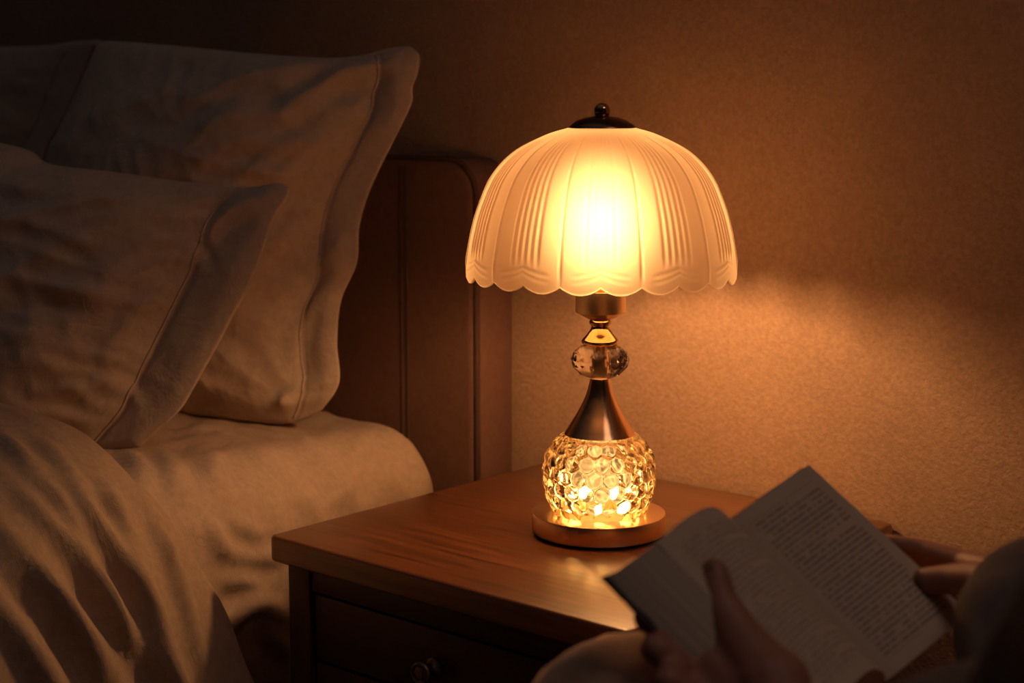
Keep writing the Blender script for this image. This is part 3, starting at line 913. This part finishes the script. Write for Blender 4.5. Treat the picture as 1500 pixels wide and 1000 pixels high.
# left half: pages arch up from the gutter and over; leaves fan out at the fore-edge
lt = smooth_path([A_ - nR*.002, W(1061, 750, 1.205), W(1040, 742, 1.185), W(1006, 757, 1.15), W(962, 794, 1.118)], 30)
uB = (lt[-1] - lt[0])
def lp_(u, v):
    i = min(30, max(0, u * 30)); k = min(29, int(i)); p = lt[k].lerp(lt[k+1], i - k)
    return p + V_ * v
bm = bmesh.new(); uvgrid(bm, lambda u, v: lp_(1 - u, v), 30, 12); mesh_obj('left_page', bm, M_pageL, book)
E2 = W(891, 845, 1.105); SP = A_ - nR * .016 + (A_ - B_).normalized() * .004
def lower(u): return SP.lerp(E2, u)
bm = bmesh.new()
fe = lambda s, t: (lt[-1].lerp(E2, s) + (Vector((0, 0, -1)) * .0 + (lt[-1] - lt[-6]).normalized() * .004 * math.sin(PI * s))) + V_ * t
uvgrid(bm, fe, 24, 12)
for vv in (0.0, 1.0):
    uvgrid(bm, lambda s, t, v=vv: lp_(t, v).lerp(lower(t) + V_ * v, s), 10, 30)
uvgrid(bm, lambda s, t: lower(s) + V_ * t, 8, 8)
mesh_obj('left_leaves', bm, M_edges, book, angle=40, doubles=.00005)
# cover: back board, spine and front board as one bent board
Bc = B_ + (B_ - A_).normalized() * .003
dn = (SP - A_).normalized()
pth = [lower(1.03) , lower(.5), lower(.06), SP + dn * .002, A_ - nR * (THR + .003), (A_.lerp(B_, .5)) - nR * (THR + .0005), Bc - nR * (THR + .0005)]
nl = uB.cross(V_).normalized()
if nl.dot(SP - lp_(.5, 0)) < 0: nl = -nl
offs = [nl, nl, nl, (nl - nR).normalized(), -nR, -nR, -nR]
bm = bmesh.new()
ra, rb_ = [], []
ends = (-.012, 1.012)
for p, q in zip(pth, offs):
    ra.append([p + q * .0006 + V_ * e for e in ends]); rb_.append([p + q * .0022 + V_ * e for e in ends])
va = [[bm.verts.new(x) for x in r] for r in ra]; vb = [[bm.verts.new(x) for x in r] for r in rb_]
grid_faces(bm, va); grid_faces(bm, vb)
for e in (0, 1): grid_faces(bm, [[r[e] for r in va], [r[e] for r in vb]])
grid_faces(bm, [va[0], vb[0]]); grid_faces(bm, [va[-1], vb[-1]])
mesh_obj('cover', bm, M_cover, book, smooth=False)

# ------------------------------------------------------------------ the reader
def blob(bm, p, q, r0, r1, n=14, caps=5):
    """a closed tapered capsule; remeshing later joins all of them into one skin"""
    p, q = Vector(p), Vector(q)
    ax = q - p; L = ax.length
    if L < 1e-6: ax = Vector((0, 0, 1)); L = 1e-6
    ax.normalize()
    s = ax.orthogonal().normalized(); t = ax.cross(s)
    prof_ = []
    for i in range(caps): a = -PI/2 + PI/2 * i / caps; prof_.append((r0*math.cos(a) if i else 0, r0*math.sin(a)))
    prof_.append((r0, 0)); prof_.append((r1, L))
    for i in range(1, caps + 1): a = PI/2 * i / caps; prof_.append((r1*math.cos(a) if i < caps else 0, L + r1*math.sin(a)))
    rings = []
    for r, h in prof_:
        c = p + ax * h
        rings.append([bm.verts.new(c)] if r < 1e-9 else [bm.verts.new(c + s*r*math.cos(2*PI*k/n) + t*r*math.sin(2*PI*k/n)) for k in range(n)])
    for a, b in zip(rings[:-1], rings[1:]):
        for k in range(n):
            k2 = (k+1) % n
            if len(a) == 1: bm.faces.new((a[0], b[k2], b[k]))
            elif len(b) == 1: bm.faces.new((a[k], a[k2], b[0]))
            else: bm.faces.new((a[k], a[k2], b[k2], b[k]))
def chain(bm, pts):
    for (p, r), (q, s) in zip(pts[:-1], pts[1:]): blob(bm, p, q, r, s)
def remeshed(name, bm, voxel, mat, parent, smooth_it=6, disp=None):
    me = bpy.data.meshes.new(name + '_src'); bm.to_mesh(me); bm.free()
    tmp = bpy.data.objects.new(name + '_src', me); COL.objects.link(tmp)
    md = tmp.modifiers.new('r', 'REMESH'); md.mode = 'VOXEL'; md.voxel_size = voxel; md.use_smooth_shade = True
    ms = tmp.modifiers.new('s', 'SMOOTH'); ms.iterations = smooth_it; ms.factor = .5
    dg = bpy.context.evaluated_depsgraph_get(); dg.update()
    m2 = bpy.data.meshes.new_from_object(tmp.evaluated_get(dg), depsgraph=dg)
    bpy.data.objects.remove(tmp); bpy.data.meshes.remove(me)
    m2.name = name
    m2.materials.clear(); m2.materials.append(mat)
    if disp:
        nn = [v.normal.copy() for v in m2.vertices]
        for v, q in zip(m2.vertices, nn): v.co = v.co + q * disp(v.co)
    for p in m2.polygons: p.use_smooth = True
    o = bpy.data.objects.new(name, m2)
    return link(o, parent)

Lw = W(1150, 1082, 1.055); Rw = W(1560, 905, 1.185)
Ls, Rs = lat(.29, .53, .88), lat(.63, .65, .88)
Le, Re = lat(.27, .76, .66), lat(.55, .90, .68)
hipc, chest, neck = Vector((.02, .79, .50)), lat(.47, .55, .80), lat(.455, .575, .95)
hipL, hipR = Vector((-.04, .74, .47)), Vector((-.04, .90, .47))
kneeL, kneeR = Vector((-.58, .91, .515)), Vector((-.58, 1.07, .475))
anL, anR = Vector((-.61, .91, .09)), Vector((-.61, 1.07, .09))
bm = bmesh.new()
# left hand: thumb lies on the left page, four fingers curl round under the cover
LH = {
 'thumb': [(1130, 1005, 1.080, .0250), (1082, 935, 1.105, .0175), (1054, 884, 1.120, .0135), (1044, 842, 1.129, .0118)],
 'index': [(1012, 946, 1.118, .0125), (950, 904, 1.148, .0108), (985, 860, 1.205, .0092), (1018, 842, 1.225, .0082)],
 'middle': [(1024, 992, 1.112, .0120), (960, 951, 1.150, .0106), (995, 895, 1.215, .0094), (1030, 872, 1.235, .0084)],
 'ring': [(1042, 1034, 1.104, .0115), (978, 999, 1.146, .0100), (1012, 935, 1.210, .0090), (1050, 910, 1.235, .0080)],
 'little': [(1056, 1055, 1.098, .0110), (1004, 1035, 1.140, .0090), (1035, 985, 1.185, .0080), (1066, 960, 1.205, .0072)],
}
RH = {
 'thumb': [(1475, 860, 1.205, .0175), (1434, 848, 1.232, .0140), (1394, 848, 1.252, .0122), (1356, 851, 1.264, .0108)],
 'index': [(1478, 838, 1.245, .0122), (1412, 824, 1.297, .0104), (1352, 806, 1.322, .0092), (1300, 796, 1.335, .0082)],
 'middle': [(1490, 858, 1.242, .0122), (1428, 848, 1.300, .0104), (1362, 836, 1.328, .0094), (1310, 830, 1.342, .0084)],
 'ring': [(1500, 880, 1.238, .0116), (1442, 884, 1.292, .0100), (1380, 872, 1.325, .0090), (1330, 864, 1.340, .0080)],
 'little': [(1512, 905, 1.230, .0105), (1462, 915, 1.278, .0090), (1408, 908, 1.310, .0080), (1370, 902, 1.322, .0072)],
}
# the curled fingers rest against the back board of the left half
cvn = (E2 - SP).cross(V_).normalized()
def board_depth(x, y):
    d = ray(x, y)
    return (SP - CAM).dot(cvn) / d.dot(cvn)
for nm in ('index', 'middle', 'ring', 'little'):
    q = []
    for k, (x, y, d, rr_) in enumerate(LH[nm]):
        b_ = board_depth(x, y) + rr_ * 1.25
        q.append((x, y, b_ if k > 0 else min(d, b_), rr_))
    LH[nm] = q
for hand, w in ((LH, Lw), (RH, Rw)):
    for nm, ps in hand.items():
        pts = [(W(x, y, d), r) for x, y, d, r in ps]
        chain(bm, pts)
        blob(bm, w, pts[0][0], .021, pts[0][1] + .002)
    ks = [W(*hand[k][0][:3]) for k in ('index', 'middle', 'ring', 'little')]
    for a, b in zip(ks[:-1], ks[1:]): blob(bm, a, b, .0125, .012)
    th = W(*hand['thumb'][0][:3])
    blob(bm, th, ks[0], .017, .012); blob(bm, th.lerp(w, .4), ks[1].lerp(w, .5), .018, .018); blob(bm, w.lerp(ks[2], .5), w.lerp(ks[3], .5), .016, .015)
chain(bm, [(Lw, .027), (Lw.lerp(Le, .5), .038), (Le, .042), (Ls, .055)])
chain(bm, [(Rw, .027), (Rw.lerp(Re, .5), .038), (Re, .042), (Rs, .055)])
blob(bm, Ls, Rs, .062, .062); blob(bm, chest, hipc, .125, .13); blob(bm, chest, neck, .12, .065)
blob(bm, Ls.lerp(chest, .5), hipL, .08, .11); blob(bm, Rs.lerp(chest, .5), hipR, .08, .11)
head = lat(.425, .64, 1.09)
blob(bm, neck, head, .055, .06); blob(bm, head, head + Vector((0, 0, .06)), .078, .083)
fwd = (lat(.23, 1.2, 1) - lat(.46, .58, 1)).normalized()
blob(bm, head + fwd * .03 - Vector((0, 0, .03)), head + fwd * .04 + Vector((0, 0, .03)), .05, .06)
blob(bm, head + fwd * .09 + Vector((0, 0, .005)), head + fwd * .075 + Vector((0, 0, .04)), .013, .008)
side_ = fwd.cross(Vector((0, 0, 1))).normalized()
for s in (-1, 1): blob(bm, head + side_ * .082 * s - Vector((0, 0, .01)), head + side_ * .084 * s + Vector((0, 0, .025)), .012, .014)
for a, b, c in ((hipL, kneeL, anL), (hipR, kneeR, anR)):
    chain(bm, [(a, .085), (b, .052), (b.lerp(c, .35), .05), (c, .036)])
    blob(bm, c - Vector((0, 0, .045)), c + Vector((-.15, 0, -.055)), .036, .03)
person = remeshed('person', bm, .0025, M_skin, None, 4)
tag(person, 'person in a loose dark sleeve holding the open book in both hands', 'person')
# nails on the two thumbs
for hand in (LH, RH):
    (x0, y0, d0, r0), (x1, y1, d1, r1) = hand['thumb'][-2:]
    tip, prev = W(x1, y1, d1), W(x0, y0, d0)
    ax = (tip - prev).normalized(); out_ = (CAM - tip).normalized(); out_ = (out_ - ax * out_.dot(ax)).normalized(); sd = ax.cross(out_)
    bm = bmesh.new(); rows = []
    for i in range(9):
        a = -1 + 2*i/8
        rows.append([])
        for j in range(9):
            b = -1 + 2*j/8
            k = math.sqrt(max(0, 1 - .55*b*b)) if b > 0 else 1
            rows[-1].append(bm.verts.new(tip + ax * (.0065 * b * (1 - .2*a*a)) + sd * (.0066 * a * k) + out_ * (r1 * (math.sqrt(1 - (.66*a)**2)) - .0002 - .0012*abs(b))))
    grid_faces(bm, rows)
    r = bmesh.ops.solidify(bm, geom=bm.faces[:], thickness=.0006)
    mesh_obj('nail', bm, M_nail, person)
# grey pyjama top: torso and loose sleeves
bm = bmesh.new()
cuffR = W(1535, 895, 1.195)
drop = Vector((0, 0, -.012))
chain(bm, [(cuffR, .052), (W(1590, 955, 1.165) + drop*.5, .058), (Re, .066), (Rs, .082)])
blob(bm, W(1502, 930, 1.175), W(1530, 1040, 1.14), .048, .060); blob(bm, W(1530, 1040, 1.14), Re + drop, .060, .07)
chain(bm, [(Lw.lerp(Le, .55), .048), (Lw.lerp(Le, .75), .056), (Le, .062), (Ls, .080)])
blob(bm, Ls, Rs, .078, .078); blob(bm, chest, hipc, .140, .150); blob(bm, chest, neck, .13, .078)
blob(bm, Ls.lerp(chest, .5), hipL, .092, .12); blob(bm, Rs.lerp(chest, .5), hipR, .092, .12)
def shirt_d(p): return .006 * N3(p.x*14, p.y*14, p.z*14) + .006 * ridge(p.x*11 + p.z*6, p.y*11, p.z*5)
remeshed('shirt', bm, .006, M_sleeve, person, 8, shirt_d)
bm = bmesh.new()
blob(bm, head + Vector((0, 0, .055)) - fwd*.012, head + Vector((0, 0, .075)) - fwd*.01, .088, .088)
blob(bm, head - fwd * .035 + Vector((0, 0, -.04)), head - fwd * .03 + Vector((0, 0, .04)), .068, .08)
remeshed('hair', bm, .006, M_hair, person, 4)

# ------------------------------------------------------------------ lap blanket
bm = bmesh.new()
o0 = Vector((-.02, .99, 0)); o1 = Vector((-.70, .985, 0))
axd = (o1 - o0); LL = axd.length; axd.normalize(); acr = Vector((-axd.y, axd.x, 0))
nu, nv = 150, 130
rows = []
for i in range(nu + 1):
    row = []
    for j in range(nv + 1):
        s = i / nu; w = -1 + 2 * j / nv
        # arc coordinates: flat on top, vertical skirts
        a = -.02 + s * (LL + .62); b = w * .78
        def fold(t, half, r=.09):
            """distance along cloth -> (horizontal, drop)"""
            sg = 1 if t >= 0 else -1; t = abs(t)
            if t < half: return sg * t, 0.0
            t -= half
            if t < r * PI/2: return sg * (half + r*math.sin(t/r)), r - r*math.cos(t/r)
            t -= r * PI/2
            return sg * (half + r + t * .10), r + t
        hb_, db = fold(b, .085, .08)
        ha, da = fold(a - .1, LL - .10 - .04, .06)
        d = max(db, da) if min(db, da) < .02 else math.hypot(db, da)
        top = .505 + .102 * sstep(.40, .50, s) - .075 * (1 - sstep(-.16, -.06, b))
        z = top - d
        valley = -.022 * math.exp(-(b / .05) ** 2) * (1 if db < .02 else 0)
        p = o0 + axd * (ha + .1) + acr * hb_
        wv = .010 * N3(a*6, b*6, 4) + .009 * ridge(a*5 + b*13, b*6 - a*3, 7) + .004 * ridge(a*21 + b*9, b*14, 2)
        sk = sstep(.05, .3, d)
        wv2 = .018 * math.sin(a*26 + 2*N3(a*4, b*3, 1)) * sk
        p = p + acr * (wv2 * (1 if b > 0 else -1)) + axd * (.015 * math.sin(b*24) * sk * (1 if da > .02 else 0))
        p.z = max(.012, z + wv + valley)
        row.append(bm.verts.new(p))
    rows.append(row)
grid_faces(bm, rows)
bl = mesh_obj('lap_blanket', bm, M_blanket, None)
md = bl.modifiers.new('thickness', 'SOLIDIFY'); md.thickness = .006; md.offset = 1
tag(bl, 'light brown blanket draped over the lap of the person with the book', 'blanket')

# ------------------------------------------------------------------ light, world, camera
w = bpy.data.worlds.new('dim_room'); sc.world = w; w.use_nodes = True
nt = w.node_tree; g = NT(nt)
for n in list(nt.nodes): nt.nodes.remove(n)
out = g.n('ShaderNodeOutputWorld'); bg = g.n('ShaderNodeBackground')
tc = g.n('ShaderNodeTexCoord'); sp = g.n('ShaderNodeSeparateXYZ'); g.l(tc.outputs['Generated'], sp.inputs[0])
up = g.math('POWER', g.math('MAXIMUM', sp.outputs[2], 0.0), 3.0)
st_ = g.math('ADD', g.math('MULTIPLY', up, 0.075), 0.0020)
bg.inputs[0].default_value = (0.95, 0.80, 0.76, 1)
g.l(st_, bg.inputs[1]); g.l(bg.outputs[0], out.inputs[0])

ld = bpy.data.lights.new('unseen_fill_light', 'AREA'); ld.shape = 'DISK'; ld.size = .7; ld.energy = 2.3; ld.color = (1.0, .66, .50)  # unseen overhead fill, added to brighten the book, lap and sleeve
lo = bpy.data.objects.new('unseen_fill_light', ld); COL.objects.link(lo); lo.location = (0.15, 1.02, 2.25)

cd = bpy.data.cameras.new('camera'); cam = bpy.data.objects.new('camera', cd); COL.objects.link(cam)
cam.location = CAM
cam.rotation_euler = (PI/2 - PITCH, 0, YAW)
cd.sensor_width = 36.0; cd.lens = 36.0 * F / 1500.0
cd.clip_start = .05
cd.dof.use_dof = True
cd.dof.focus_distance = 1.665
cd.dof.aperture_fstop = 4.2
sc.camera = cam

sc.view_settings.view_transform = 'Standard'
sc.view_settings.look = 'None'
sc.view_settings.gamma = 1.0
sc.view_settings.exposure = 0.0
sc.view_settings.use_curve_mapping = False
sc.cycles.use_denoising = True
sc.cycles.max_bounces = 14
sc.cycles.transmission_bounces = 12
sc.cycles.glossy_bounces = 6
sc.cycles.diffuse_bounces = 5
sc.cycles.sample_clamp_indirect = 6.0
sc.cycles.blur_glossy = 0.6
sc.cycles.caustics_refractive = True
sc.cycles.caustics_reflective = True
